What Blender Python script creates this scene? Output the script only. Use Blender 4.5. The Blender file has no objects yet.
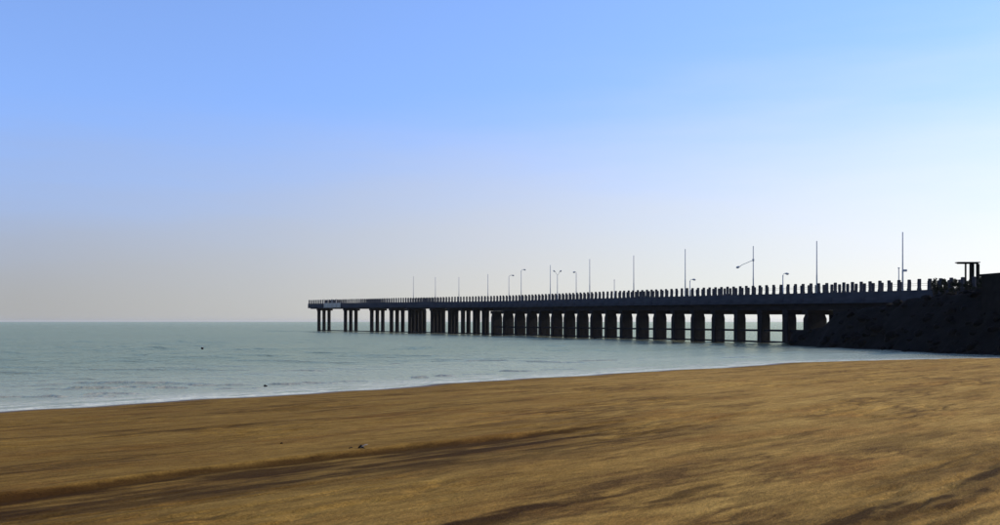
import bpy, bmesh, math, random
import numpy as np
from mathutils import Vector, Matrix

random.seed(7)
rng = np.random.default_rng(11)
sc = bpy.context.scene
COL = sc.collection

# ------------------------------------------------------------------ camera
CAM_H = 2.6                     # eye above the sea, metres
FPX, CX, HZ = 1000.0, 500.0, 321.5   # focal length, centre and horizon in photo pixels
cam_d = bpy.data.cameras.new('camera')
cam = bpy.data.objects.new('camera', cam_d)
COL.objects.link(cam)
cam.location = (0, 0, CAM_H)
cam.rotation_euler = (math.radians(90), 0, 0)
cam_d.sensor_width = 36.0
cam_d.lens = 36.0
cam_d.shift_y = 0.059
cam_d.clip_start = 0.1
cam_d.clip_end = 40000
sc.camera = cam

# ------------------------------------------------------------------ light
SUN_EL, SUN_AZ = 28.0, 72.0     # degrees; azimuth clockwise from the view axis (+Y)
sd = Vector((math.sin(math.radians(SUN_AZ)) * math.cos(math.radians(SUN_EL)),
             math.cos(math.radians(SUN_AZ)) * math.cos(math.radians(SUN_EL)),
             math.sin(math.radians(SUN_EL))))
world = bpy.data.worlds.new('World')
sc.world = world
world.use_nodes = True
wt = world.node_tree
wt.nodes.clear()
def wn(t, **k):
    n = wt.nodes.new(t)
    for a, b in k.items():
        setattr(n, a, b)
    return n
wl = wt.links.new
sky = wn('ShaderNodeTexSky', sky_type='NISHITA', sun_disc=False)
sky.sun_elevation = math.radians(SUN_EL)
sky.sun_rotation = math.radians(SUN_AZ)
sky.altitude = 0
sky.air_density = 1.0
sky.dust_density = 0.1
sky.ozone_density = 4.0
hsv = wn('ShaderNodeHueSaturation')
hsv.inputs['Saturation'].default_value = 1.0
hsv.inputs['Value'].default_value = 1.0
wl(sky.outputs[0], hsv.inputs['Color'])
tint = wn('ShaderNodeMix', data_type='RGBA', blend_type='MULTIPLY')
tint.inputs[0].default_value = 1.0
tint.inputs[7].default_value = (1.10, 1.06, 1.26, 1)
wl(hsv.outputs[0], tint.inputs[6])
# sea haze low over the horizon: greyer than the sky above it, whiter towards the sun
tc = wn('ShaderNodeTexCoord')
sep = wn('ShaderNodeSeparateXYZ')
wl(tc.outputs['Generated'], sep.inputs[0])
# the clear part of the sky is nearly even in height above the haze: look it up a little higher
zz = wn('ShaderNodeMath', operation='MULTIPLY_ADD')
zz.inputs[1].default_value = 0.62; zz.inputs[2].default_value = 0.16
wl(sep.outputs['Z'], zz.inputs[0])
cmb = wn('ShaderNodeCombineXYZ')
wl(sep.outputs['X'], cmb.inputs[0]); wl(sep.outputs['Y'], cmb.inputs[1]); wl(zz.outputs[0], cmb.inputs[2])
nrmv = wn('ShaderNodeVectorMath', operation='NORMALIZE')
wl(cmb.outputs[0], nrmv.inputs[0]); wl(nrmv.outputs[0], sky.inputs[0])
dot = wn('ShaderNodeVectorMath', operation='DOT_PRODUCT')
wl(tc.outputs['Generated'], dot.inputs[0])
hs = Vector((sd.x, sd.y, 0)).normalized()
dot.inputs[1].default_value = hs
half = wn('ShaderNodeMath', operation='MULTIPLY_ADD')
half.inputs[1].default_value = 0.5; half.inputs[2].default_value = 0.5
wl(dot.outputs['Value'], half.inputs[0])
azr = wn('ShaderNodeValToRGB')
el = azr.color_ramp.elements
HAZE = [(0.0, (.30, .33, .36)), (0.435, (.425, .42, .40)), (0.54, (.53, .525, .495)), (0.655, (.70, .68, .61)),
        (0.75, (.84, .84, .77)), (0.845, (1.02, 1.01, .93)), (1.0, (1.3, 1.25, 1.12))]
el[0].position, el[0].color = 0.0, (*[c / 1.3 for c in HAZE[0][1]], 1)
el[1].position, el[1].color = 1.0, (*[c / 1.3 for c in HAZE[-1][1]], 1)
for p, c in HAZE[1:-1]:
    e = el.new(p); e.color = (*[k / 1.3 for k in c], 1)
wl(half.outputs[0], azr.inputs[0])
azm = wn('ShaderNodeVectorMath', operation='SCALE')
azm.inputs['Scale'].default_value = 1.3 / 0.19
wl(azr.outputs[0], azm.inputs[0])
hz = wn('ShaderNodeMapRange', interpolation_type='SMOOTHSTEP')
hz.inputs['From Min'].default_value = 0.0
hz.inputs['To Min'].default_value = 0.97
hz.inputs['To Max'].default_value = 0.0
wl(sep.outputs['Z'], hz.inputs['Value'])
hmx = wn('ShaderNodeMath', operation='MULTIPLY_ADD')     # the haze stands taller towards the sun
hmx.inputs[1].default_value = 0.20; hmx.inputs[2].default_value = 0.135
wl(half.outputs[0], hmx.inputs[0])
wmap = wn('ShaderNodeMapping'); wmap.inputs['Scale'].default_value = (2.2, 2.2, 16.0)      # faint uneven veils in the haze
wl(tc.outputs['Generated'], wmap.inputs[0])
wno = wn('ShaderNodeTexNoise'); wno.inputs['Scale'].default_value = 1.0; wno.inputs['Detail'].default_value = 6; wno.inputs['Roughness'].default_value = 0.55
wl(wmap.outputs[0], wno.inputs['Vector'])
wmr = wn('ShaderNodeMapRange'); wmr.inputs['From Min'].default_value = 0.3; wmr.inputs['From Max'].default_value = 0.7
wmr.inputs['To Min'].default_value = 0.86; wmr.inputs['To Max'].default_value = 1.14
wl(wno.outputs['Fac'], wmr.inputs['Value'])
hm2 = wn('ShaderNodeMath', operation='MULTIPLY')
wl(hmx.outputs[0], hm2.inputs[0]); wl(wmr.outputs[0], hm2.inputs[1])
wl(hm2.outputs[0], hz.inputs['From Max'])
mixs = wn('ShaderNodeMix', data_type='RGBA')
wl(hz.outputs[0], mixs.inputs[0])
wl(tint.outputs[2], mixs.inputs[6])
wl(azm.outputs[0], mixs.inputs[7])
bg = wn('ShaderNodeBackground')
bg.inputs['Strength'].default_value = 0.13
wl(mixs.outputs[2], bg.inputs['Color'])
wo = wn('ShaderNodeOutputWorld')
wl(bg.outputs[0], wo.inputs['Surface'])

sun_d = bpy.data.lights.new('sun', 'SUN')
sun_d.energy = 3.6
sun_d.angle = math.radians(0.6)
sun_d.color = (1.0, 0.90, 0.74)
sun = bpy.data.objects.new('sun', sun_d)
COL.objects.link(sun)
sun.rotation_euler = (-sd).to_track_quat('-Z', 'Y').to_euler()
sun.location = (60, 50, 60)

vs_ = sc.view_settings
vs_.view_transform = 'Standard'
vs_.look = 'None'
vs_.gamma = 1.0
vs_.exposure = 0.55
vs_.use_curve_mapping = False
sc.cycles.use_denoising = True
sc.cycles.max_bounces = 6
sc.cycles.volume_bounces = 0

# ------------------------------------------------------------------ helpers
def tag(o, label=None, cat=None, group=None, kind=None):
    if label: o['label'] = label
    if cat: o['category'] = cat
    if group: o['group'] = group
    if kind: o['kind'] = kind
    return o

def link(o, parent=None):
    COL.objects.link(o)
    if parent is not None:
        o.parent = parent
    return o

def empty(name, loc=(0, 0, 0), rz=0.0):
    o = bpy.data.objects.new(name, None)
    o.empty_display_size = 0.3
    o.location = loc
    o.rotation_euler = (0, 0, rz)
    return link(o)

def mesh_obj(name, me, parent=None, loc=(0, 0, 0), rot=(0, 0, 0), scale=(1, 1, 1)):
    o = bpy.data.objects.new(name, me)
    o.location = loc
    o.rotation_euler = rot
    o.scale = scale
    return link(o, parent)

def finish(bm, name, mat, smooth=False):
    me = bpy.data.meshes.new(name)
    bmesh.ops.recalc_face_normals(bm, faces=bm.faces)
    bm.to_mesh(me)
    bm.free()
    if mat: me.materials.append(mat)
    if smooth:
        for p in me.polygons: p.use_smooth = True
    return me

def bm_box(bm, c, s, bevel=0.0, taper=1.0):
    r = bmesh.ops.create_cube(bm, size=1.0)
    for v in r['verts']:
        k = taper if v.co.z > 0 else 1.0
        v.co = Vector((v.co.x * s[0] * k + c[0], v.co.y * s[1] * k + c[1], v.co.z * s[2] + c[2]))
    if bevel:
        ed = list({e for v in r['verts'] for e in v.link_edges})
        bmesh.ops.bevel(bm, geom=ed, offset=bevel, segments=1, affect='EDGES')
    return bm

def bm_tube(bm, pts, radii, n=8, caps=True):
    pts = [Vector(p) for p in pts]
    rings = []
    for i, p in enumerate(pts):
        a = pts[max(i - 1, 0)]; b = pts[min(i + 1, len(pts) - 1)]
        t = (b - a).normalized()
        ref = Vector((0, 0, 1)) if abs(t.z) < 0.9 else Vector((1, 0, 0))
        x = t.cross(ref).normalized(); y = t.cross(x)
        r = radii[i] if hasattr(radii, '__len__') else radii
        rings.append([bm.verts.new(p + (x * math.cos(2 * math.pi * k / n) + y * math.sin(2 * math.pi * k / n)) * r) for k in range(n)])
    for i in range(len(rings) - 1):
        for k in range(n):
            bm.faces.new((rings[i][k], rings[i][(k + 1) % n], rings[i + 1][(k + 1) % n], rings[i + 1][k]))
    if caps:
        bm.faces.new(rings[0]); bm.faces.new(rings[-1])
    return bm

# value noise in numpy -------------------------------------------------
def vnoise(x, y, seed=0):
    xi = np.floor(x).astype(np.int64); yi = np.floor(y).astype(np.int64)
    fx = x - xi; fy = y - yi
    fx = fx * fx * (3 - 2 * fx); fy = fy * fy * (3 - 2 * fy)
    def h(a, b):
        n = (a * 374761393 + b * 668265263 + seed * 1442695041) & 0xffffffff
        n = ((n ^ (n >> 13)) * 1274126177) & 0xffffffff
        return ((n ^ (n >> 16)) & 0xffff) / 65535.0
    return (h(xi, yi) * (1 - fx) + h(xi + 1, yi) * fx) * (1 - fy) + (h(xi, yi + 1) * (1 - fx) + h(xi + 1, yi + 1) * fx) * fy

def fbm(x, y, seed=0, oct=4, gain=0.5):
    s = 0; a = 1; t = 0
    for i in range(oct):
        s = s + a * vnoise(x * 2 ** i, y * 2 ** i, seed + i * 17); t += a; a *= gain
    return s / t

def sstep(a, b, x):
    t = np.clip((x - a) / (b - a), 0, 1)
    return t * t * (3 - 2 * t)

# ------------------------------------------------------------------ materials
class Mat:
    def __init__(self, name):
        self.m = bpy.data.materials.new(name)
        self.m.use_nodes = True
        self.t = self.m.node_tree
        self.b = self.t.nodes['Principled BSDF']
    def n(self, typ, **k):
        x = self.t.nodes.new(typ)
        for a, b in k.items(): setattr(x, a, b)
        return x
    def l(self, a, b): self.t.links.new(a, b)
    def coords(self, scale=(1, 1, 1), which='Object'):
        tc = self.n('ShaderNodeTexCoord'); mp = self.n('ShaderNodeMapping')
        mp.inputs['Scale'].default_value = scale
        self.l(tc.outputs[which], mp.inputs[0])
        return mp.outputs[0]
    def noise(self, scale, vec=None, detail=4, rough=0.55):
        x = self.n('ShaderNodeTexNoise')
        x.inputs['Scale'].default_value = scale
        x.inputs['Detail'].default_value = detail
        x.inputs['Roughness'].default_value = rough
        if vec is not None: self.l(vec, x.inputs['Vector'])
        return x.outputs['Fac']
    def ramp(self, fac, stops):
        r = self.n('ShaderNodeValToRGB')
        e = r.color_ramp.elements
        e[0].position, e[0].color = stops[0][0], (*stops[0][1], 1)
        e[1].position, e[1].color = stops[-1][0], (*stops[-1][1], 1)
        for p, c in stops[1:-1]:
            q = e.new(p); q.color = (*c, 1)
        self.l(fac, r.inputs[0])
        return r.outputs[0]
    def mix(self, fac, a, b, mode='MIX'):
        x = self.n('ShaderNodeMix', data_type='RGBA', blend_type=mode)
        for s, v in ((0, fac), (6, a), (7, b)):
            if isinstance(v, (int, float)): x.inputs[s].default_value = v
            elif isinstance(v, tuple): x.inputs[s].default_value = (*v, 1)
            else: self.l(v, x.inputs[s])
        return x.outputs[2]
    def math(self, op, a, b=0.0):
        x = self.n('ShaderNodeMath', operation=op)
        for s, v in ((0, a), (1, b)):
            if isinstance(v, (int, float)): x.inputs[s].default_value = v
            else: self.l(v, x.inputs[s])
        return x.outputs[0]
    def bump(self, h, strength=0.4, dist=0.02, normal=None):
        x = self.n('ShaderNodeBump')
        x.inputs['Strength'].default_value = strength
        x.inputs['Distance'].default_value = dist
        self.l(h, x.inputs['Height'])
        if normal is not None: self.l(normal, x.inputs['Normal'])
        return x.outputs[0]

def simple_mat(name, c1, c2, scale=3.0, rough=0.8, bump=0.3, bd=0.02, which='Object'):
    M = Mat(name)
    v = M.coords(which=which)
    f = M.noise(scale, v, 5)
    M.l(M.ramp(f, [(0.3, c1), (0.7, c2)]), M.b.inputs['Base Color'])
    M.b.inputs['Roughness'].default_value = rough
    M.b.inputs['Specular IOR Level'].default_value = 0.05
    M.l(M.bump(M.noise(scale * 6, v, 4), bump, bd), M.b.inputs['Normal'])
    return M.m

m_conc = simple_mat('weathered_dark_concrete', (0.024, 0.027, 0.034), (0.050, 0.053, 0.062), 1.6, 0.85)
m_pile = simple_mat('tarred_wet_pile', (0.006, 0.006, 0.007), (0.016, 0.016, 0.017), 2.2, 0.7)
m_pale = simple_mat('pale_limewashed_concrete', (0.30, 0.27, 0.22), (0.44, 0.40, 0.33), 1.5, 0.9)
m_metal = simple_mat('grey_painted_steel', (0.38, 0.37, 0.35), (0.52, 0.51, 0.48), 5, 0.6, 0.1)
m_lampglass = simple_mat('dusty_lamp_glass', (0.25, 0.25, 0.24), (0.35, 0.35, 0.33), 8, 0.35, 0.05)
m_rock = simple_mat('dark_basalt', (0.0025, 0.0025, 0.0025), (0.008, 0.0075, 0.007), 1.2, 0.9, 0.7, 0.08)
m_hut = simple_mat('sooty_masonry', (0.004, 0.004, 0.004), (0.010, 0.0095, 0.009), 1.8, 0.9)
m_leaf = simple_mat('dark_shrub_leaf', (0.008, 0.011, 0.006), (0.018, 0.024, 0.011), 4, 0.7, 0.1)
m_bark = simple_mat('shrub_bark', (0.03, 0.024, 0.018), (0.06, 0.05, 0.04), 6, 0.9)
m_wood = simple_mat('bleached_driftwood', (0.16, 0.13, 0.10), (0.30, 0.25, 0.20), 9, 0.85, 0.5, 0.004)
m_blackwood = simple_mat('charred_driftwood', (0.012, 0.010, 0.009), (0.03, 0.026, 0.022), 9, 0.85, 0.5, 0.004)

# ------------------------------------------------------------------ shore frame: u along the shore, v offshore
UA = math.atan2(0.721, 0.693)
UX, UY = math.cos(UA), math.sin(UA)
def to_uv(x, y): return x * UX + y * UY, -x * UY + y * UX
def to_xy(u, v): return u * UX - v * UY, u * UY + v * UX
def shore_v(u):
    w = 30.4 - 9.8 * sstep(56, 82, u) - 8 * sstep(78, 200, u)
    return w + 0.3 * np.sin(u * 0.21 + 0.6) + 0.2 * np.sin(u * 0.47) + 0.14 * np.sin(u * 1.1 + 2) + 0.08 * np.sin(u * 2.3)

def graded(lo, hi, d0, fa, fb, growth=1.06, dmax=4000):
    """spacing d0 inside lo..hi, growing outwards to fa / fb"""
    a = list(np.arange(lo, hi + 1e-6, d0))
    d = d0; x = a[-1]; up = []
    while x < fb:
        d = min(d * growth, dmax); x += d; up.append(x)
    d = d0; x = a[0]; dn = []
    while x > fa:
        d = min(d * growth, dmax); x -= d; dn.append(x)
    return np.array(dn[::-1] + a + up)

def grid_mesh(name, us, vs, Z, mat, attrs=None, smooth=True):
    nu, nv = len(us), len(vs)
    V = np.empty((nu * nv, 3), np.float32)
    U2, V2 = np.meshgrid(us, vs, indexing='ij')
    V[:, 0] = U2.ravel(); V[:, 1] = V2.ravel(); V[:, 2] = Z.ravel()
    i = np.arange((nu - 1) * (nv - 1)); a = i // (nv - 1) * nv + i % (nv - 1)
    F = np.stack([a, a + nv, a + nv + 1, a + 1], 1).astype(np.int32)
    me = bpy.data.meshes.new(name)
    me.vertices.add(len(V)); me.vertices.foreach_set('co', V.ravel())
    me.loops.add(F.size); me.loops.foreach_set('vertex_index', F.ravel())
    me.polygons.add(len(F)); me.polygons.foreach_set('loop_start', np.arange(0, F.size, 4, dtype=np.int32))
    me.update(calc_edges=True)
    me.materials.append(mat)
    if smooth: me.polygons.foreach_set('use_smooth', np.ones(len(F), bool))
    for k, v in (attrs or {}).items():
        at = me.attributes.new(k, 'FLOAT', 'POINT')
        at.data.foreach_set('value', v.ravel().astype(np.float32))
    me.validate()
    return me

# ------------------------------------------------------------------ beach
def beach_base(u, v):
    d = shore_v(u) - v                       # metres inland of the waterline
    z = np.where(d > 0, 1.0 * (1 - np.exp(-np.maximum(d, 0) / 26.0)) * 1.45, np.maximum(d * 0.035, -4.0))
    return z

def beach_height(u, v):
    z = beach_base(u, v)
    inl = sstep(0.0, 5.0, shore_v(u) - v)
    wob = 0.9 * (fbm(u * 0.12, u * 0 + 3.3, 5, 3) - 0.5) + 0.25 * (fbm(u * 0.6, v * 0.3, 8, 3) - 0.5)
    e = v - (11.3 + wob)                    # low bank the last tide cut: sea side high, land side low
    fade = 1 - sstep(11.0, 17.0, u)
    z = z - inl * fade * 0.085 * (1 - sstep(-0.10, 0.05, e)) * sstep(-3.6, -0.4, e)
    # long low ripples and wind scours parallel to the shore
    w2 = 1.4 * fbm(u * 0.09, v * 0.12, 21, 3)
    r = fbm(u * 0.16, v * 1.0 + w2, 31, 4) - 0.5
    z = z + inl * 0.075 * r
    r2 = np.abs(fbm(u * 0.35, v * 2.6 + w2 * 2, 41, 4) - 0.5)
    z = z - inl * 0.030 * sstep(0.08, 0.0, r2) * sstep(0.45, 0.62, fbm(u * 0.2, v * 0.35, 47, 2))
    z = z + inl * 0.014 * (fbm(u * 2.2, v * 5.5, 51, 3) - 0.5)
    return z

us = graded(2.0, 24, 0.06, -9000, 9000, 1.025)
vs = graded(2.0, 17, 0.045, -9000, 9000, 1.022)
U2, V2 = np.meshgrid(us, vs, indexing='ij')
near = np.maximum(np.abs(U2 - 30), np.abs(V2 - 15)) < 260
ZB = np.where(near, beach_height(U2, V2), beach_base(U2, V2))
d_in = shore_v(U2) - V2
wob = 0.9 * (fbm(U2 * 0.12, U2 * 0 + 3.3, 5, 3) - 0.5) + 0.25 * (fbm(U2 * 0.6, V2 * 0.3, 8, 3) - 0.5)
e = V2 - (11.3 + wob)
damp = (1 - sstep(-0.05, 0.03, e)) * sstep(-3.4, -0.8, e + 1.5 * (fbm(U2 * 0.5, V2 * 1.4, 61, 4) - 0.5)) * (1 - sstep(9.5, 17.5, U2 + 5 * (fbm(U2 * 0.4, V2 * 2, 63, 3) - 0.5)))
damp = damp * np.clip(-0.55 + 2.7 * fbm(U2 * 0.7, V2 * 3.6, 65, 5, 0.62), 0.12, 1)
damp = damp + 0.75 * np.exp(-((e + 0.09) / 0.10) ** 2) * (1 - sstep(7, 13, U2)) * sstep(0.25, 0.5, fbm(U2 * 0.8, V2 * 0.4, 69, 3))  # plain darkening: a thin broken line along the bank edge, kept in this mask
p2 = sstep(0.52, 0.70, fbm(U2 * 0.28, V2 * 1.15, 71, 5)) * (0.25 + 0.75 * sstep(7.5, 2.5, V2 - 0.12 * U2)) * sstep(0.3, 3, d_in)
def ground_pt(px, py):
    dd = 14.0
    for _ in range(25):
        x = (px - CX) / FPX * dd; u, v = to_uv(x, dd)
        dd = (CAM_H - float(beach_base(np.array(u), np.array(v)))) * FPX / (py - HZ)
    return (px - CX) / FPX * dd, dd
nz = fbm(U2 * 1.5, V2 * 6.0, 73, 5, 0.62)
nw = 0.5 * (fbm(U2 * 0.5, V2 * 0.5, 75, 3) - 0.5)
for px, py, lu, lv, st in ((545, 506, 1.5, .16, 1.0), (500, 517, 1.2, .18, .9), (690, 491, .9, .12, .8), (850, 513, 1.0, .2, 1.0), (905, 505, 1.0, .10, .8), (960, 517, 1.0, .14, .8),
                           (960, 497, 1.1, .10, .8), (985, 472, 1.4, .12, .7), (470, 447, 3.0, .22, .6), (500, 436, 3.2, .15, .6), (640, 432, 3.0, .14, .5), (330, 470, 2.2, .2, .5),
                           (190, 430, 2.2, .14, .7), (60, 436, 2.0, .14, .6), (30, 470, 1.6, .16, .6), (620, 405, 5.0, .2, .5), (760, 440, 3.0, .16, .5), (890, 430, 2.5, .16, .45), (430, 408, 4.0, .2, .45)):
    gx, gy = ground_pt(px, py); gu, gv = to_uv(gx, gy)
    g = np.exp(-np.abs((U2 - gu) / lu) ** 2.4 - np.abs((V2 - gv + nw) / lv) ** 2)
    damp = damp + st * sstep(0.30, 0.62, g * (0.02 + 1.7 * nz)) * (0.35 + 0.9 * nz)
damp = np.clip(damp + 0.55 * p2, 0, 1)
paler = sstep(-9, 13, U2 - V2 + 8 * (fbm(U2 * 0.15, V2 * 0.5, 81, 4) - 0.5)) * sstep(0.5, 4, d_in)  # paler tone, growing inland and along the shore
wet = sstep(1.7, 0.1, d_in + 0.5 * (fbm(U2 * 0.6, V2 * 0.6, 67, 3) - 0.5))

M = Mat('brown_beach_sand')
v_s = M.coords((0.30, 1.4, 1))
v_i = M.coords()
f1 = M.noise(0.9, v_s, 10, 0.66)
f2 = M.noise(3.2, M.coords((0.3, 2.2, 1)), 8, 0.66)
base = M.ramp(f1, [(0.30, (0.080, 0.043, 0.013)), (0.46, (0.185, 0.108, 0.027)), (0.70, (0.285, 0.182, 0.050))])
base = M.mix(0.35, base, M.ramp(f2, [(0.33, (0.070, 0.037, 0.012)), (0.66, (0.275, 0.172, 0.052))]))
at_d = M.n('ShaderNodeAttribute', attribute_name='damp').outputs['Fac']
at_w = M.n('ShaderNodeAttribute', attribute_name='wet').outputs['Fac']
# thin dark wind lines where heavier grains collect, and orange blotches
wl_ = M.n('ShaderNodeMath', operation='ABSOLUTE'); M.l(M.math('SUBTRACT', M.noise(1.0, M.coords((0.26, 1.1, 1)), 8, 0.62), 0.5), wl_.inputs[0])
line = M.ramp(wl_.outputs[0], [(0.0, (1, 1, 1)), (0.022, (0.55, 0.55, 0.55)), (0.06, (0, 0, 0))])
msk = M.ramp(M.noise(0.33, M.coords((0.5, 1.6, 1)), 4), [(0.47, (0, 0, 0)), (0.60, (1, 1, 1))])
base = M.mix(M.math('MULTIPLY', M.math('MULTIPLY', line, msk), 0.80), base, (0.055, 0.029, 0.010))
blot = M.ramp(M.noise(0.8, M.coords((0.45, 1.2, 1)), 6, 0.62), [(0.52, (0, 0, 0)), (0.68, (1, 1, 1))])
base = M.mix(M.math('MULTIPLY', blot, 0.45), base, (0.150, 0.070, 0.018))
speck = M.ramp(M.noise(38, v_i, 4, 0.7), [(0.30, (0.62, 0.62, 0.62)), (0.50, (1, 1, 1)), (0.70, (1.30, 1.30, 1.30))])
base = M.mix(1.0, base, speck, 'MULTIPLY')
speck = M.ramp(M.noise(7, M.coords((0.5, 1.5, 1)), 5, 0.7), [(0.30, (0.70, 0.70, 0.70)), (0.70, (1.25, 1.25, 1.25))])
base = M.mix(1.0, base, speck, 'MULTIPLY')
at_y = M.n('ShaderNodeAttribute', attribute_name='paler').outputs['Fac']
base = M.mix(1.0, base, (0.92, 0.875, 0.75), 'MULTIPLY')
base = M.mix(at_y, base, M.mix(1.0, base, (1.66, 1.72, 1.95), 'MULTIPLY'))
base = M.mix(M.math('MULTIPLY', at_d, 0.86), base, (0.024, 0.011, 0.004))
base = M.mix(M.math('MULTIPLY', at_w, 0.8), base, (0.060, 0.040, 0.021))
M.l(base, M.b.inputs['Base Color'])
M.l(M.math('SUBTRACT', 0.92, M.math('MULTIPLY', at_w, 0.55)), M.b.inputs['Roughness'])
M.l(M.math('ADD', 0.02, M.math('MULTIPLY', at_w, 0.3)), M.b.inputs['Specular IOR Level'])
hgt = M.math('ADD', M.noise(26, M.coords((0.6, 1.6, 1)), 4), M.math('MULTIPLY', M.noise(120, v_i, 2), 0.35))
M.l(M.bump(hgt, 0.8, 0.022), M.b.inputs['Normal'])
m_sand = M.m
beach = mesh_obj('beach', grid_mesh('beach', us, vs, ZB, m_sand, {'damp': damp, 'wet': wet, 'paler': paler}), rot=(0, 0, UA))
tag(beach, 'brown rippled sand beach with dark damp streaks running along the shore', 'beach', kind='structure')

# ------------------------------------------------------------------ sea
us = graded(8, 50, 0.10, -9000, 9000, 1.022)
vs = graded(24, 44, 0.06, 12, 9000, 1.022)
U2, V2 = np.meshgrid(us, vs, indexing='ij')
off = V2 - shore_v(U2)
far_fade = 1 - sstep(150, 420, np.hypot(U2 - 20, V2))
deep = sstep(1.5, 14, off)
ZS = np.zeros_like(U2)
for k in range(16):                                     # wind chop running in towards the shore
    L = 1.4 * 1.22 ** k
    th = math.radians(90 + rng.uniform(-42, 42))
    ph = rng.uniform(0, 6.28)
    A = 0.0046 * L ** 0.72
    wv = np.sin((U2 * math.cos(th) + V2 * math.sin(th)) * 2 * math.pi / L + ph + 2.0 * vnoise(U2 * 0.35 / L, V2 * 0.35 / L, 90 + k) * 3)
    cell = np.maximum(np.gradient(us)[:, None], np.gradient(vs)[None, :])
    ZS += A * wv * sstep(0.5 * L, 0.22 * L, cell)
ZS *= deep * far_fade * 1.0
# small breakers near the beach: steep shoreward faces
brk = np.zeros_like(U2)
WX = U2 * UX - V2 * UY; WY = U2 * UY + V2 * UX
def wavelet(x, y, length, amp, ang, steep=0.07):
    """one small crest: steep towards the beach, long back"""
    ca, sa = math.cos(ang), math.sin(ang)
    a = (WX - x) * ca + (WY - y) * sa
    b = -(WX - x) * sa + (WY - y) * ca
    b = b + 0.45 * (vnoise(a * 0.8 + x, a * 0 + y, 77) - 0.5) + 0.2 * (vnoise(a * 3.1 + x, a * 0 + y, 78) - 0.5)
    w = sstep(length / 2, length * 0.25, np.abs(a)) * (0.55 + 0.9 * vnoise(a * 1.5 + 9 * x, a * 0 + 3, 79))
    pr = np.where(b < 0, np.exp(-(b / steep) ** 2), np.exp(-(b / 0.42) ** 2))
    return amp * w * pr, w * np.exp(-((b + 0.30) / 0.22) ** 2)
WAVES = [(28, 397.5, 64, .10), (95, 389.5, 44, .10), (100, 397.3, 30, .09), (135, 388, 36, .09), (168, 388.6, 36, .09), (112, 394.5, 46, .09),
         (60, 391, 40, .07), (215, 385.8, 54, .08), (240, 389, 40, .06), (286, 384.7, 32, .09), (312, 383.8, 18, .09), (330, 383.6, 14, .09), (350, 382, 40, .05),
         (420, 378.4, 16, .10), (446, 376.8, 18, .10), (480, 374.8, 30, .06), (517, 371.6, 30, .10), (560, 369.8, 40, .06),
         (20, 381, 50, .06), (75, 378, 40, .05), (160, 376, 36, .06), (10, 359, 30, .09), (235, 366, 36, .07), (300, 372, 40, .06), (380, 366, 40, .06),
         (470, 362, 40, .07), (600, 362, 36, .07), (660, 360, 40, .06), (270, 356, 40, .09), (120, 352, 40, .10), (340, 350, 40, .1)]
for k, (px, py, ln, amp) in enumerate(WAVES):
    dd = CAM_H * FPX / (py - HZ)
    w1, w2 = wavelet((px - CX) / FPX * dd, dd, ln * dd / FPX * 1.5, amp * 0.62, 0.18 + 0.12 * math.sin(k * 2.7))
    ZS += w1; brk += w2 * 0.6
for k in range(260):                                    # loose chop over the nearer sea
    x = rng.uniform(-70, 45); y = rng.uniform(36, 150)
    uu, vv = to_uv(x, y)
    if vv - float(shore_v(np.array(uu))) < 6: continue
    i0, i1 = np.searchsorted(us, [uu - 7, uu + 7]); j0, j1 = np.searchsorted(vs, [vv - 7, vv + 7])
    ca = 0.15 + rng.uniform(-.35, .35); c_, s_ = math.cos(ca), math.sin(ca)
    a = (WX[i0:i1, j0:j1] - x) * c_ + (WY[i0:i1, j0:j1] - y) * s_
    b_ = -(WX[i0:i1, j0:j1] - x) * s_ + (WY[i0:i1, j0:j1] - y) * c_
    b_ = b_ + 1.2 * (vnoise(a * 0.7 + x, a * 0 + y, 177) - 0.5)
    ln = rng.uniform(1.2, 4.5)
    ZS[i0:i1, j0:j1] += rng.uniform(.04, .10) * (0.5 + y / 130) * np.exp(-(a / ln) ** 2) * np.where(b_ < 0, np.exp(-(b_ / .22) ** 2), np.exp(-(b_ / .9) ** 2))
ZS += 0.012
# swash foam
edge = 0.35 + 1.3 * fbm(U2 * 0.35, V2 * 0.2, 150, 4)
foam = 0.7 * sstep(0.30, 0.0, np.abs(off - edge * 0.5) - 0.12) * sstep(0.30, 0.55, fbm(U2 * 1.6, V2 * 3.0, 155, 4))
foam += 0.70 * sstep(5.0, 1.0, off) * sstep(0.22, 0.55, fbm(U2 * 0.7, V2 * 2.6, 160, 5))
foam = np.clip(foam + 0.35 * brk * sstep(0.42, 0.64, fbm(U2 * 0.8, V2 * 2.5, 165, 4)), 0, 1) * far_fade
shal = sstep(34.0, 0.0, off) * (0.75 + 0.5 * fbm(U2 * 0.25, V2 * 0.9, 168, 4))

M = Mat('grey_green_sea_water')
at_f = M.n('ShaderNodeAttribute', attribute_name='foam').outputs['Fac']
at_s = M.n('ShaderNodeAttribute', attribute_name='shallow').outputs['Fac']
col = M.mix(at_s, (0.100, 0.108, 0.072), (0.235, 0.232, 0.190))
patch = M.noise(0.02, M.coords((0.4, 1.0, 1)), 5)
col = M.mix(1.0, col, M.ramp(patch, [(0.3, (0.8, 0.8, 0.8)), (0.7, (1.2, 1.2, 1.2))]), 'MULTIPLY')
col = M.mix(at_f, col, (0.50, 0.50, 0.42))
h1 = M.noise(0.9, M.coords((0.45, 1.0, 1)), 5, 0.6)
h2 = M.noise(0.16, M.coords((0.4, 1.0, 1)), 4, 0.55)
nb = M.bump(h2, 1.0, 0.20)
nb = M.bump(h1, 1.0, 0.11, nb)
h3 = M.noise(2.3, M.coords((0.8, 1.0, 1)), 3, 0.6)
nb = M.bump(h3, 1.0, 0.13, nb)
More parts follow.
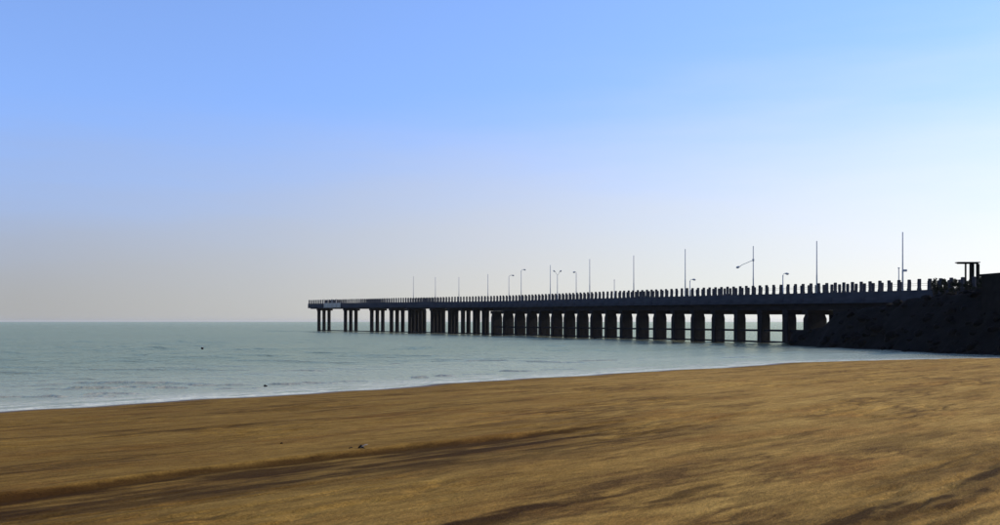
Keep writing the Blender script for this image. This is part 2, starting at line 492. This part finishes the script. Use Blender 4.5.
# silty water under a rough surface: its reflectance levels off well below a mirror's at a grazing view
M.t.nodes.remove(M.b)
dif = M.n('ShaderNodeBsdfDiffuse'); M.l(col, dif.inputs['Color']); M.l(nb, dif.inputs['Normal'])
glo = M.n('ShaderNodeBsdfGlossy'); glo.inputs['Color'].default_value = (0.95, 0.90, 0.56, 1); glo.inputs['Roughness'].default_value = 0.24
M.l(nb, glo.inputs['Normal'])
fr = M.n('ShaderNodeFresnel'); fr.inputs['IOR'].default_value = 1.333; M.l(nb, fr.inputs['Normal'])
fac = M.math('MULTIPLY', M.math('MINIMUM', fr.outputs[0], 0.85), M.math('SUBTRACT', 1.0, M.math('MULTIPLY', at_f, 0.75)))
ms = M.n('ShaderNodeMixShader'); M.l(fac, ms.inputs[0]); M.l(dif.outputs[0], ms.inputs[1]); M.l(glo.outputs[0], ms.inputs[2])
M.l(ms.outputs[0], M.t.nodes['Material Output'].inputs['Surface'])
m_sea = M.m
sea = mesh_obj('sea', grid_mesh('sea', us, vs, ZS, m_sea, {'foam': foam, 'shallow': shal}), rot=(0, 0, UA))
tag(sea, 'grey green sea with small breaking wavelets along the beach', 'sea', kind='structure')

# ------------------------------------------------------------------ pier line (front row of piles), from the seaward end to the land
B = Vector((2.8, 186.0))                 # bend
D_TR = Vector((0.383, -0.924)).normalized()      # trunk direction, landwards
D_HD = Vector((0.517, -0.856)).normalized()      # head direction, landwards
L_HD = 107.5
N_S = 2400
def raw_path():
    pts = []
    a = B - D_HD * 26; c = B + D_TR * 26
    st = B - D_HD * L_HD
    for i in range(400): pts.append(st.lerp(a, i / 400))
    for i in range(400):
        t = i / 400; pts.append((1 - t) ** 2 * a + 2 * t * (1 - t) * B + t * t * c)
    for i in range(801): pts.append(c.lerp(B + D_TR * 152, i / 800))
    return pts
PTS = raw_path()
SL = [0.0]
for i in range(1, len(PTS)): SL.append(SL[-1] + (PTS[i] - PTS[i - 1]).length)
PX = np.array([p.x for p in PTS]); PY = np.array([p.y for p in PTS]); SL = np.array(SL)
S_MAX = SL[-1]
def P(s): return Vector((float(np.interp(s, SL, PX)), float(np.interp(s, SL, PY))))
def T(s):
    d = P(min(s + 0.5, S_MAX)) - P(max(s - 0.5, 0)); return d.normalized()
def NRM(s):                                # across the pier, away from the beach in front of it
    t = T(s); return Vector((-t.y, t.x))
def deck_z(s): return float(np.interp(s, [0, 50, 104, 150, 200, 215, S_MAX], [7.42, 6.95, 6.35, 6.02, 5.55, 5.48, 5.40]))
PXS = CX + FPX * PX / PY
def s_of_px(px, back=0.0):
    lo, hi = 0.0, float(S_MAX) - 30
    for _ in range(60):
        m = 0.5 * (lo + hi); q = P(m) + NRM(m) * back
        if CX + FPX * q.x / q.y < px: lo = m
        else: hi = m
    return 0.5 * (lo + hi)
def z_of(py, depth): return CAM_H + (HZ - py) * depth / FPX

DECK_W = 4.9; FRONT = -0.75               # deck runs from FRONT to FRONT+DECK_W across
pier = empty('pier', (*P(0), 0))
tag(pier, 'long dark concrete pier on rows of piles with a post railing', 'pier')
bpy.context.view_layer.update()
PO = pier.location.copy()
def L3(p, z): return (p.x - PO.x, p.y - PO.y, z)

# bents
# each bent: (station, [(offset across, diameter)], wall width or 0)
S_TRUNK = s_of_px(494)
S_MIDT = s_of_px(722)
plan = []
for p in (319.0, 345.5, 371.8, 391.5):
    plan.append((s_of_px(p), [(0.0, 0.92), (1.45, 0.92), (2.9, 0.92)], 0))
for p, wpx in ((410, 19), (432.5, 14), (450, 9.5), (463, 8.5), (475, 6), (484, 6)):
    s = s_of_px(p); d = P(s).y; ppm = FPX / d * 0.93
    L = min(wpx / ppm, 4.2); n = max(2, int(round((L - 0.6) / 1.0)) + 1)
    plan.append((s, [((L - 0.6) * j / (n - 1), 0.90) for j in range(n)], 0))
s = S_TRUNK
while s < s_of_px(796):
    wall = float(np.interp(s, [S_TRUNK, s_of_px(560), s_of_px(600), s_of_px(700), s_of_px(735), s_of_px(790)], [2.05, 1.95, 1.85, 1.80, 1.30, 1.30]))
    plan.append((s, [(float(np.interp(s, [S_TRUNK, s_of_px(600), s_of_px(760)], [2.5, 2.75, 3.35])), 0.80)], wall))
    s += 4.72
plan.append((s_of_px(808.5), [(3.35, 0.8)], 2.7))
bents = [b[0] for b in plan]
ANG = lambda v: math.atan2(v.y, v.x)

# shared meshes
bm = bmesh.new()                          # pile, unit height, wider growth at the foot
prof = [(0, 1.12), (0.10, 1.18), (0.22, 1.15), (0.30, 1.04), (0.62, 1.0), (0.94, 1.0), (1.0, 1.06)]
bm_tube(bm, [(0, 0, z) for z, r in prof], [0.5 * r for z, r in prof], 12)
me_pile = finish(bm, 'pile', m_pile, False)
bm = bmesh.new(); bm_box(bm, (0, 0, 0), (1, 1, 1)); me_unit = finish(bm, 'beam', m_conc)
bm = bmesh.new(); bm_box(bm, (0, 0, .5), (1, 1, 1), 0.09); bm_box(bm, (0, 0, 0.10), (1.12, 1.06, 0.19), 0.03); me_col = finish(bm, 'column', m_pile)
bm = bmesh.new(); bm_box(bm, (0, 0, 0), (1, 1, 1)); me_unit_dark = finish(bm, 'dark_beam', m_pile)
bm = bmesh.new(); bm_box(bm, (0, 0, 0), (1, 1, 1)); me_unit_pale = finish(bm, 'pale_beam', m_pale)
bm = bmesh.new()
bm_box(bm, (0, 0, 0.09), (0.32, 0.30, 0.18), 0.02)
bm_box(bm, (0, 0, 0.55), (0.25, 0.23, 0.76))
bm_box(bm, (0, 0, 0.995), (0.29, 0.27, 0.13), 0.03, 0.9)
me_post = finish(bm, 'railing_post', m_conc)

def span_box(name, me, s0, s1, across, zc, wid, hei, gap=0.02, parent=pier):
    """straight box between two stations; across = centre offset, zc(s) = centre height"""
    a = P(s0) + NRM(s0) * across; b = P(s1) + NRM(s1) * across
    za, zb = zc(s0), zc(s1)
    d = Vector((b.x - a.x, b.y - a.y, zb - za))
    c = (a + b) / 2
    o = mesh_obj(name, me, parent, L3(c, (za + zb) / 2), (0, -math.atan2(d.z, math.hypot(d.x, d.y)), math.atan2(d.y, d.x)), (d.length - gap, wid, hei))
    return o

stations = [0.6] + bents[:]
s = bents[-1]
while s < S_MAX - 6:
    s += 4.72; stations.append(s)
MID = FRONT + DECK_W / 2
for i in range(len(stations) - 1):
    a, b = stations[i], stations[i + 1]
    span_box('deck_slab', me_unit, a, b, MID, lambda s: deck_z(s) - 0.16, DECK_W - 0.5, 0.30)
    hd = a < S_TRUNK
    eh = 1.15
    for k, ac in enumerate((FRONT + 0.13, FRONT + DECK_W - 0.13)):
        j = 0.012 * random.uniform(-1, 1)
        span_box('edge_beam', me_unit, a, b, ac + j, lambda s: deck_z(s) + 0.06 - eh / 2, 0.26, eh, 0.03)
    gd = 1.35 if hd else 1.80
    for ac in (FRONT + 0.85, FRONT + DECK_W / 2, FRONT + DECK_W - 0.85):
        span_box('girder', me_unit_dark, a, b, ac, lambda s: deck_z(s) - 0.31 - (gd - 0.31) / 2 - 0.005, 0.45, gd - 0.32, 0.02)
    if 0 < i < len(bents):
        span_box('lower_brace', me_unit_dark, a, b, -0.05, lambda s: 0.22, 0.22, 0.20, 0.02)
        if not hd: span_box('brace', me_unit_dark, a, b, 0.05, lambda s: 1.55, 0.22, 0.24, 0.02)

def sand_z(x, y):
    u, v = to_uv(x, y)
    return float(beach_base(np.array([u]), np.array([v]))[0])
for s, spots, wall in plan:
    hd = s < S_TRUNK
    c = P(s); n = NRM(s); t = T(s); r = ANG(t)
    cap_h = 0.42 if hd else 0.50
    gd = 1.35 if hd else 1.80
    top = deck_z(s) - gd - 0.012
    cc = c + n * 1.65
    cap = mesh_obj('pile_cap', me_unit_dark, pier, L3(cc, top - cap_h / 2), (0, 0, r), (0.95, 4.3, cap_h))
    if wall:                                # solid wall pier in front
        q = c + n * (wall / 2 - 0.45)
        zb = min(sand_z(q.x, q.y), 0) - 0.6
        w = bpy.data.objects.new('column', me_col); link(w, cap)
        w.location = (0, (wall / 2 - 0.45 - 1.65) / 4.3, (zb - (top - cap_h / 2)) / cap_h)
        w.scale = (0.85, wall / 4.3, (top - cap_h - zb + 0.02) / cap_h)
    for ac, dia in spots:
        q = c + n * ac
        zb = min(sand_z(q.x, q.y), 0) - 0.6
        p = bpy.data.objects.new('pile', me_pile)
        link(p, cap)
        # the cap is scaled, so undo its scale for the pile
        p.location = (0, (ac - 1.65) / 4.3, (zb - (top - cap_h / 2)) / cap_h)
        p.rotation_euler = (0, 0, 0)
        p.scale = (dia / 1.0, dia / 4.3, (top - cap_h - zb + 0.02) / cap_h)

# solid abutment where the pier comes ashore
sa = s_of_px(835.5)
while sa < s_of_px(925):
    sb = sa + 4.0
    span_box('abutment_block', me_unit_dark, sa, sb, 1.75, lambda s: (deck_z(s) - 1.82 - 0.8) / 2, 4.2, deck_z(sa) - 1.82 + 0.8, 0.015)
    sa = sb
# railing: a post every 1.3 m on both edges, thin pipes between
def railing(across, step, s_from, s_to, skip=lambda s: False):
    s = s_from
    while s < s_to:
        if not skip(s):
            q = P(s) + NRM(s) * across
            o = mesh_obj('railing_post', me_post, pier, L3(q, deck_z(s) + 0.058), (random.uniform(-.03, .03), random.uniform(-.03, .03), ANG(T(s))), (random.uniform(.92, 1.06), 1, random.uniform(.985, 1.015)))
        s += step
RF, RB = FRONT + 0.15, FRONT + DECK_W - 0.15
S_END = s_of_px(1040)
railing(RF, 1.28, 0.8, S_END)
railing(RB, 1.28, 1.35, S_END)
q = 0
for ac in (RF, RB):
    for i in range(len(stations) - 1):
        a, b = stations[i], stations[i + 1]
        if a > S_END: continue
        for h in (0.62,):
            span_box('rail_pipe', me_unit, a, b, ac, lambda s: deck_z(s) + 0.06 + h, 0.022, 0.022, 0.0)
for k in range(4):                           # limewashed stretch near the seaward end
    sa = np.interp(k, [0, 4], [s_of_px(327.2), s_of_px(343.5)]); sb = np.interp(k + 1, [0, 4], [s_of_px(327.2), s_of_px(343.5)])
    pp = span_box('parapet_panel', me_unit_pale, sa, sb, FRONT - 0.06, lambda s: deck_z(s) - 0.42, 0.10, 1.25, 0.10)
    pp['label'] = 'pale limewashed parapet panel near the seaward end'
    q = P(sa) + NRM(sa) * (FRONT - 0.10)
    mesh_obj('parapet_pier', me_unit_pale, pier, L3(q, deck_z(sa) + 0.1), (0, 0, ANG(T(sa))), (0.3, 0.18, 2.2))
span_box('end_beam', me_unit, 0.25, 0.55, MID, lambda s: deck_z(s) - 0.55, DECK_W, 1.2, 0.0)

# ------------------------------------------------------------------ masts and lamps on the pier
def pole_mesh(h, r0, r1):
    bm = bmesh.new()
    bm_tube(bm, [(0, 0, 0), (0, 0, h * .35), (0, 0, h * .36), (0, 0, h)], [r0, r0 * .95, r0 * .8, r1], 8)
    return finish(bm, 'pole', m_metal, True)
def add_foot(root):
    bm = bmesh.new(); bm_box(bm, (0, 0, 0.02), (0.30, 0.30, 0.04)); bm_box(bm, (0, 0, 0.14), (0.17, 0.17, 0.20), 0.02)
    mesh_obj('foot_plate', finish(bm, 'foot_plate', m_metal), root)

def arm_head(root, pts, head_len, heading):
    bm = bmesh.new(); bm_tube(bm, pts, 0.035, 6); mesh_obj('arm', finish(bm, 'arm', m_metal, True), root)
    e = Vector(pts[-1]); d = (e - Vector(pts[-2])); d.z *= 0.4; d.normalize()
    bm = bmesh.new()
    bm_tube(bm, [e - d * 0.05, e + d * head_len * .3, e + d * head_len * .8, e + d * head_len], [0.05, 0.13, 0.12, 0.05], 8)
    hd = mesh_obj('lamp_head', finish(bm, 'lamp_head', m_metal, True), root)
    bm = bmesh.new(); c = e + d * head_len * .52 + Vector((0, 0, -0.10))
    r = bmesh.ops.create_uvsphere(bm, u_segments=8, v_segments=5, radius=0.10)
    for v in r['verts']: v.co = Vector((v.co.x, v.co.y, v.co.z * .6)) + c
    mesh_obj('lamp_glass', finish(bm, 'lamp_glass', m_lampglass, True), hd)

MAST_G = 'tall thin masts along the pier'
masts = [(902.7, 232), (816.8, 241), (753.3, 246), (685.3, 249), (633.8, 255.5), (589.8, 259), (550.4, 265), (488, 274), (459, 277), (435.5, 277), (413.5, 276.5)]
mast_label = {902.7: 'tallest thin mast with a small box lamp, beside the shrubs at the land end of the pier',
              753.3: 'tall thin mast with one long arm drooping to a lamp, on the pier',
              816.8: 'tall bare mast on the pier, next but one from the shrubs past the drooping arm mast'}
for px, py in masts:
    s = s_of_px(px, RF + 0.45); n = NRM(s); q = P(s) + n * (RF + 0.45)
    root = empty('mast', (q.x, q.y, deck_z(s) - 0.008), 0)
    h = z_of(py, q.y) - root.location.z
    mesh_obj('pole', pole_mesh(h, 0.085, 0.055), root)
    add_foot(root)
    if px == 902.7:
        bm = bmesh.new(); bm_box(bm, (0.24, 0, 2.05), (0.34, 0.26, 0.22), 0.04)
        bm_tube(bm, [(0, 0, 1.95), (0.20, 0, 2.0)], 0.03, 6)
        mesh_obj('box_lamp', finish(bm, 'box_lamp', m_metal), root)
        tag(root, 'tallest mast, with a small box lamp, near the shrubs on the pier', 'mast', MAST_G)
    elif px == 753.3:
        za = z_of(260, q.y) - root.location.z; zl = z_of(267.5, q.y) - root.location.z
        xl = (737.5 - px) * q.y / FPX
        arm_head(root, [(0, 0, za), (xl * .35, 0, za - .32 * (za - zl)), (xl * .72, 0, za - .66 * (za - zl)), (xl * .86, 0, zl + .12 * (za - zl))], 0.45, 0)
        bm = bmesh.new(); bm_box(bm, (0, 0, za), (0.2, 0.2, 0.3), 0.03); mesh_obj('clamp', finish(bm, 'clamp', m_metal), root)
        tag(root, 'tall mast with one long arm drooping to a lamp, on the pier', 'mast', MAST_G)
    elif px == 816.8:
        tag(root, 'tall bare mast on the pier between the drooping-arm mast and the box-lamp mast', 'mast', MAST_G)
    else:
        tag(root, {685.3: 'tall bare mast on the pier close to the lowest hooked lamp post',
                   633.8: 'tall bare mast on the pier just landward of the short plain lampless post',
                   589.8: 'tall bare mast on the pier landward of the stubby-headed lamp post',
                   550.4: 'bare mast on the pier right beside the double-headed lamp post',
                   488: 'bare mast on the pier next seaward of the two neighbouring hooked lamp posts',
                   459: 'second bare mast seaward of the two neighbouring hooked lamp posts on the pier',
                   435.5: 'third bare mast seaward of the two neighbouring hooked lamp posts on the pier',
                   413.5: 'bare mast closest to the seaward end of the pier'}[px], 'mast', MAST_G)

# lamp posts: px of the pole, px of the head, top y, label
lamps = [(783.0, 786.8, 273.0, 'short lamp post on the pier beside the bare mast, head bent landward', 1),
         (690.0, 694.2, 279.0, 'lowest hooked lamp post, close to a bare mast on the pier', 1),
         (614.4, None, 280.0, 'short plain post without a lamp standing above the pier railing', 0),
         (576.3, 575.0, 271.5, 'lamp post with a stubby head beside the double-headed lamp on the pier', 1),
         (557.5, 'double', 271.0, 'double-headed lamp post with two upswept arms on the pier', 2),
         (521.3, 525.0, 269.3, 'taller of two neighbouring hooked lamp posts on the pier', 1),
         (509.0, 513.6, 275.0, 'shorter of two neighbouring hooked lamp posts on the pier', 1),
         (898.8, None, 268.0, 'short plain post beside the tallest mast on the pier', 0)]
for px, hx, py, lab, kind in lamps:
    back = RB - 0.5 if px < 890 else RF + 0.5
    s = s_of_px(px, back); q = P(s) + NRM(s) * back
    root = empty('lamp_post' if kind else 'plain_post', (q.x, q.y, deck_z(s) - 0.008), 0)
    h = z_of(py, q.y) - root.location.z
    pw = q.y / FPX
    if kind == 0:
        mesh_obj('pole', pole_mesh(h, 0.07, 0.05), root)
        bm = bmesh.new(); bm_box(bm, (0, 0, h), (0.16, 0.16, 0.10), 0.02); mesh_obj('cap', finish(bm, 'cap', m_metal), root)
    elif kind == 1:
        mesh_obj('pole', pole_mesh(h - 0.25, 0.085, 0.06), root)
        dx = (hx - px) * pw; sg = 1 if dx > 0 else -1
        arm_head(root, [(0, 0, h - 0.27), (dx * .15, 0, h - .12), (dx * .45, 0, h - 0.04), (dx * .62, 0, h - 0.06)], max(abs(dx) * .55, .45), 0)
    else:
        mesh_obj('pole', pole_mesh(h - 0.7, 0.085, 0.06), root)
        for sg in (-1, 1):
            arm_head(root, [(0, 0, h - 0.72), (sg * .22, 0, h - .48), (sg * .34, 0, h - 0.22), (sg * .42, 0, h - 0.10)], 0.38, 0)
    add_foot(root)
    tag(root, lab, 'lamp post' if kind else 'post')

# ------------------------------------------------------------------ rocky embankment under the land end of the pier
def mound_height(x, y):
    """world height of the rubble bank round the pier's land end"""
    sx, sy = B.x, B.y
    t = (x - sx) * D_TR.x + (y - sy) * D_TR.y            # along the trunk, landwards
    n = Vector((-D_TR.y, D_TR.x))
    w = (x - sx) * n.x + (y - sy) * n.y                  # across, + away from the beach
    ridge = np.interp(t + 1.15 * np.minimum(w - 0.2, 0) * sstep(100, 84, t), [78, 79.0, 84.5, 87, 90, 97, 101, 106, 160], [-0.9, 1.3, 1.95, 3.2, 3.8, 4.2, 4.7, 5.15, 5.2])
    half = 2.6
    wf = np.maximum(-(w - 1.7) - 5.2, 0)                # out of the crown on the beach side
    wb = np.maximum((w - 1.7) - half, 0)
    z = ridge - wf * 1.0 - wb * 0.7
    return z
us_m = np.arange(-22, 24.01, 0.33); ts_m = np.arange(72, 168, 0.33)
nrm = Vector((-D_TR.y, D_TR.x))
TT, WW = np.meshgrid(ts_m, us_m, indexing='ij')
XX = B.x + TT * D_TR.x + WW * nrm.x; YY = B.y + TT * D_TR.y + WW * nrm.y
ZM = mound_height(XX, YY)
crown = np.exp(-((WW - 1.7) / 3.0) ** 4) * sstep(96, 100, TT)
rough = (fbm(TT * 0.55, WW * 0.55, 201, 4) - 0.5) * 1.1 + (np.abs(fbm(TT * 1.3, WW * 1.3, 207, 3) - 0.5)) * -0.9 + 0.1
ZM = ZM + rough * (1 - crown) * np.where(TT < 95, 0.45, 0.65)
U_, V_ = to_uv(XX, YY)
ground = beach_base(U_, V_)
ZM = np.maximum(ZM, ground - 0.9)
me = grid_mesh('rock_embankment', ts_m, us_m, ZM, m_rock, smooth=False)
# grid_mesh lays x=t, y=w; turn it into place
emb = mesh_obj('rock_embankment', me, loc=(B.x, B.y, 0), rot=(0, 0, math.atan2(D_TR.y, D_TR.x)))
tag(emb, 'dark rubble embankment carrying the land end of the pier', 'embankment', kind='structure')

# boulders over the bank, too dark to tell apart: one mass
def rock_bm(bm, c, r, seed):
    rr = random.Random(seed)
    res = bmesh.ops.create_icosphere(bm, subdivisions=2, radius=1.0)
    ax = (rr.uniform(.8, 1.3), rr.uniform(.7, 1.1), rr.uniform(.55, .85))
    cuts = [(Vector((rr.gauss(0, 1), rr.gauss(0, 1), rr.gauss(0, 1))).normalized(), rr.uniform(.55, .9)) for _ in range(7)]
    rot = Matrix.Rotation(rr.uniform(0, 6.28), 3, 'Z')
    for v in res['verts']:
        p = v.co.copy()
        for nn, d in cuts:
            k = p.dot(nn)
            if k > d: p -= nn * (k - d)
        v.co = Vector(c) + rot @ Vector((p.x * ax[0], p.y * ax[1], p.z * ax[2])) * r
bm = bmesh.new()
cnt = 0
for k in range(520):
    t = random.uniform(77.5, 125); w = random.uniform(-13, -1.6)
    x = B.x + t * D_TR.x + w * nrm.x; y = B.y + t * D_TR.y + w * nrm.y
    z = float(mound_height(np.array([x]), np.array([y]))[0])
    g = sand_z(x, y)
    if z < g - 0.35: continue
    r = random.uniform(0.22, 0.62) * (0.7 if t < 90 else 1)
    if w > -3.4 and t < 100: r *= 0.6
    rock_bm(bm, (x, y, max(z, g) - 0.05), r, 900 + k); cnt += 1
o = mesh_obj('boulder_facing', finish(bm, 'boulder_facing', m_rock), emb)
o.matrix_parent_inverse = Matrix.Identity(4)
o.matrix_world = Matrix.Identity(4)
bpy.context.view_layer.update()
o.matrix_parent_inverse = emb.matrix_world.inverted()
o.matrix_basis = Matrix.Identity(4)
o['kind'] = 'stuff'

# ------------------------------------------------------------------ shelter, hut and shrubs at the land end
def place_px(px, back): 
    s = s_of_px(px, back); q = P(s) + NRM(s) * back
    return s, q
s, q = place_px(972.0, 1.7)
root = empty('shelter', (q.x, q.y, deck_z(s) - 0.008))
pw = q.y / FPX; top = z_of(262.0, q.y) - root.location.z
bm = bmesh.new(); bm_box(bm, ((967.6 - 972) * pw, 0, top - 0.05), (22.0 * pw, 0.7, 0.09), 0.01)
bm_box(bm, ((967.6 - 972) * pw, 0, top - 0.14), (21.0 * pw, 0.16, 0.08))
mesh_obj('roof', finish(bm, 'roof', m_hut), root)
for px, wd in ((965.6, 0.13), (971.8, 0.32), (977.8, 0.24)):
    bm = bmesh.new(); bm_box(bm, ((px - 972) * pw, 0, (top - 0.18) / 2), (wd, wd, top - 0.18), 0.01)
    mesh_obj('post', finish(bm, 'post', m_hut), root)
bm = bmesh.new(); bm_box(bm, ((971.8 - 972) * pw, 0.34, 0.45), (12 * pw, 0.35, 0.08)); 
bm_box(bm, ((967.5 - 972) * pw, 0.34, 0.205), (0.10, 0.30, 0.41)); bm_box(bm, ((976.0 - 972) * pw, 0.34, 0.205), (0.10, 0.30, 0.41))
mesh_obj('bench', finish(bm, 'bench', m_hut), root)
tag(root, 'small open shelter with a flat roof on three posts at the pier land end', 'shelter')

# hut dug into the bank beside the pier
hx = (1019.5 - CX) / FPX * 82.0
root = empty('hut', (hx, 82.0, 4.2), 0.12)
zt = z_of(273.5, 82.0) - 4.2
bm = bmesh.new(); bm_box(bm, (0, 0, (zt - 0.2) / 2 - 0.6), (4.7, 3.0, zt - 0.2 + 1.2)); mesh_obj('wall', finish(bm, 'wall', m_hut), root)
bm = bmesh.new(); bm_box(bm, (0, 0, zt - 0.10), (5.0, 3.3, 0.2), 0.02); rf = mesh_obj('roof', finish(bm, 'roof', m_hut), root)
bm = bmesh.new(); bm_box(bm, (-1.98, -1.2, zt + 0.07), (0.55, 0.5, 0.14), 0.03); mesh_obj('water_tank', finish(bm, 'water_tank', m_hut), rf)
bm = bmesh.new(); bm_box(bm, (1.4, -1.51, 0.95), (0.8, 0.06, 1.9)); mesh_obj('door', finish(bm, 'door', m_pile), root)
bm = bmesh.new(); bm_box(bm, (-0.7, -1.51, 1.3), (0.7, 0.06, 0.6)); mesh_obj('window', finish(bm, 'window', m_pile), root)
tag(root, 'low dark flat-roofed hut on the embankment beyond the shelter', 'hut')

def leaf_cloud(bm, c, rx, ry, rz_, n, size, rr):
    for _ in range(n):
        while True:
            p = Vector((rr.uniform(-1, 1), rr.uniform(-1, 1), rr.uniform(-1, 1)))
            if p.length < 1 and p.length > rr.random() * 0.8: break
        o = Vector(c) + Vector((p.x * rx, p.y * ry, p.z * rz_))
        a = Vector((rr.gauss(0, 1), rr.gauss(0, 1), rr.gauss(0, 1))).normalized()
        b = a.cross(Vector((rr.gauss(0, 1), rr.gauss(0, 1), rr.gauss(0, 1)))).normalized()
        s_ = size * rr.uniform(.6, 1.3)
        vs4 = [bm.verts.new(o + a * s_), bm.verts.new(o + b * s_ * .45), bm.verts.new(o - a * s_), bm.verts.new(o - b * s_ * .45)]
        bm.faces.new(vs4)
shrubs = [(934.5, 277.5, 0.50, -1.6, 'bushy dark shrub nearest the tallest mast, against the pier railing'),
          (944.5, 278.5, 0.45, -1.7, 'dark shrub second from the tallest mast along the pier railing'),
          (955.0, 278.5, 0.55, -1.7, 'dark shrub between its neighbours, just seaward of the shelter posts'),
          (969.0, 280.5, 0.55, -1.9, 'low dark shrub in front of the shelter'),
          (981.0, 276.5, 0.50, -2.0, 'dark shrub between the shelter and the hut')]
for k, (px, py, rad, back, lab) in enumerate(shrubs):
    rr = random.Random(50 + k)
    s, q = place_px(px, back)
    zg = float(mound_height(np.array([q.x]), np.array([q.y]))[0])
    root = empty('shrub', (q.x, q.y, zg - 0.1))
    h = z_of(py, q.y) - zg + 0.1
    bm = bmesh.new()
    for j in range(5):
        a = rr.uniform(0, 6.28)
        bm_tube(bm, [(0.05 * math.cos(a), 0.05 * math.sin(a), 0), (rad * .35 * math.cos(a), rad * .35 * math.sin(a), h * .45), (rad * .7 * math.cos(a), rad * .7 * math.sin(a), h * .86)], [0.035, 0.025, 0.01], 5)
    mesh_obj('stem', finish(bm, 'stem', m_bark), root)
    bm = bmesh.new()
    for j in range(11):
        a = rr.uniform(0, 6.28); f = rr.uniform(.1, .7); zz = rr.uniform(.28, .84)
        leaf_cloud(bm, (rad * f * math.cos(a), rad * f * math.sin(a), h * zz), rad * .42, rad * .42, h * .14, 70, 0.085, rr)
    leaf_cloud(bm, (rr.uniform(-.1, .1), 0, h * .88), rad * .4, rad * .4, h * .11, 110, 0.08, rr)
    bmesh_me = bpy.data.meshes.new('crown'); bm.to_mesh(bmesh_me); bm.free(); bmesh_me.materials.append(m_leaf)
    mesh_obj('crown', bmesh_me, root)
    tag(root, lab, 'shrub', 'shrubs along the land end of the pier')

# ------------------------------------------------------------------ small things on the water and the sand
def water_pt(px, py):
    d = CAM_H * FPX / (py - HZ)
    return Vector(((px - CX) / FPX * d, d, 0.0))
# float bobbing off the beach
p = water_pt(202.3, 349.0)
root = empty('float', (p.x, p.y, 0.0))
bm = bmesh.new(); res = bmesh.ops.create_uvsphere(bm, u_segments=14, v_segments=8, radius=0.13)
for v in res['verts']: v.co.z = v.co.z * .85 + 0.06
mesh_obj('body', finish(bm, 'body', m_pile, True), root)
bm = bmesh.new(); bm_tube(bm, [(0, 0, .17), (0, 0, .22)], 0.04, 8); bm_tube(bm, [(-.04, 0, .22), (0, 0, .27), (.04, 0, .22)], 0.012, 6)
mesh_obj('mooring_eye', finish(bm, 'mooring_eye', m_metal), root)
tag(root, 'small dark round float on open water off the beach', 'float')

def rock(name, px, py, w, h, lab, cat, seed, sandy=False, mat=m_rock):
    if sandy:
        d = 14.0
        for _ in range(30):
            x = (px - CX) / FPX * d
            u, v = to_uv(x, d)
            z = float(beach_height(np.array([u]), np.array([v]))[0])
            d = (CAM_H - z) * FPX / (py - HZ)
        p = Vector(((px - CX) / FPX * d, d, z))
    else:
        p = water_pt(px, py)
    bm = bmesh.new(); rock_bm(bm, (0, 0, 0), 1.0, seed)
    for v in bm.verts: v.co = Vector((v.co.x * w / 2.1, v.co.y * w / 2.3, v.co.z * h * 1.2))
    o = mesh_obj(name, finish(bm, name, mat), loc=p)
    return tag(o, lab, cat)
rock('rock', 595.3, 339.4, 0.95, 0.38, 'dark rock awash at the foot of the pier piles', 'rock', 31)
rock('stone', 265.6, 386.6, 0.17, 0.10, 'small dark stone in the wavelets, the one away from any other stone', 'stone', 33)
rock('stone', 447.2, 376.6, 0.22, 0.09, 'small dark stone in the shallows opposite the middle of the pier', 'stone', 35)
rock('pebble', 281.5, 443.8, 0.04, 0.025, 'single dark pebble lying on the dry sand', 'pebble', 37, True)

d = 14.0
for _ in range(30):
    x = (361 - CX) / FPX * d; u, v = to_uv(x, d); z = float(beach_height(np.array([u]), np.array([v]))[0]); d = (CAM_H - z) * FPX / (448.5 - HZ)
root = empty('driftwood', ((361 - CX) / FPX * d, d, z), 0.3)
bm = bmesh.new(); bm_tube(bm, [(-.01, 0, .012), (.03, .0, .035), (.08, .02, .06), (.13, .02, .068)], [.016, .017, .012, .005], 7)
mesh_obj('branch', finish(bm, 'branch', m_wood, True), root)
bm = bmesh.new(); bm_tube(bm, [(-.05, .01, .008), (-.02, 0, .03), (.012, -.01, .065)], [.010, .022, .012], 7)
bm_tube(bm, [(.01, 0, .02), (.04, -.03, .015), (.06, -.06, .008)], [.014, .012, .006], 7)
mesh_obj('stub', finish(bm, 'stub', m_blackwood, True), root)
bm = bmesh.new(); bm_tube(bm, [(-.22, .05, .008), (-.17, .055, .016), (-.14, .05, .006)], [.008, .011, .005], 6)
mesh_obj('twig', finish(bm, 'twig', m_blackwood, True), root)
root.scale = (.8, .8, .8)
tag(root, 'forked scrap of driftwood, pale and black, on the damp sand bank', 'driftwood')

# ------------------------------------------------------------------ sea haze
HX = 9600.0
bm = bmesh.new(); bm_box(bm, (0, 0, 7.0), (2 * 14500, 2 * 14500, 24.0))
hm = bpy.data.materials.new('thin_sea_haze'); hm.use_nodes = True
ht = hm.node_tree; ht.nodes.clear()
vo = ht.nodes.new('ShaderNodeVolumePrincipled'); vo.inputs['Color'].default_value = (0.78, 0.77, 0.74, 1)
vo.inputs['Density'].default_value = 0.00005; vo.inputs['Anisotropy'].default_value = 0.3
ho = ht.nodes.new('ShaderNodeOutputMaterial'); ht.links.new(vo.outputs[0], ho.inputs['Volume'])
hb = mesh_obj('haze', finish(bm, 'haze', hm))
tag(hb, 'thin pale sea haze over the water', 'haze', kind='stuff')
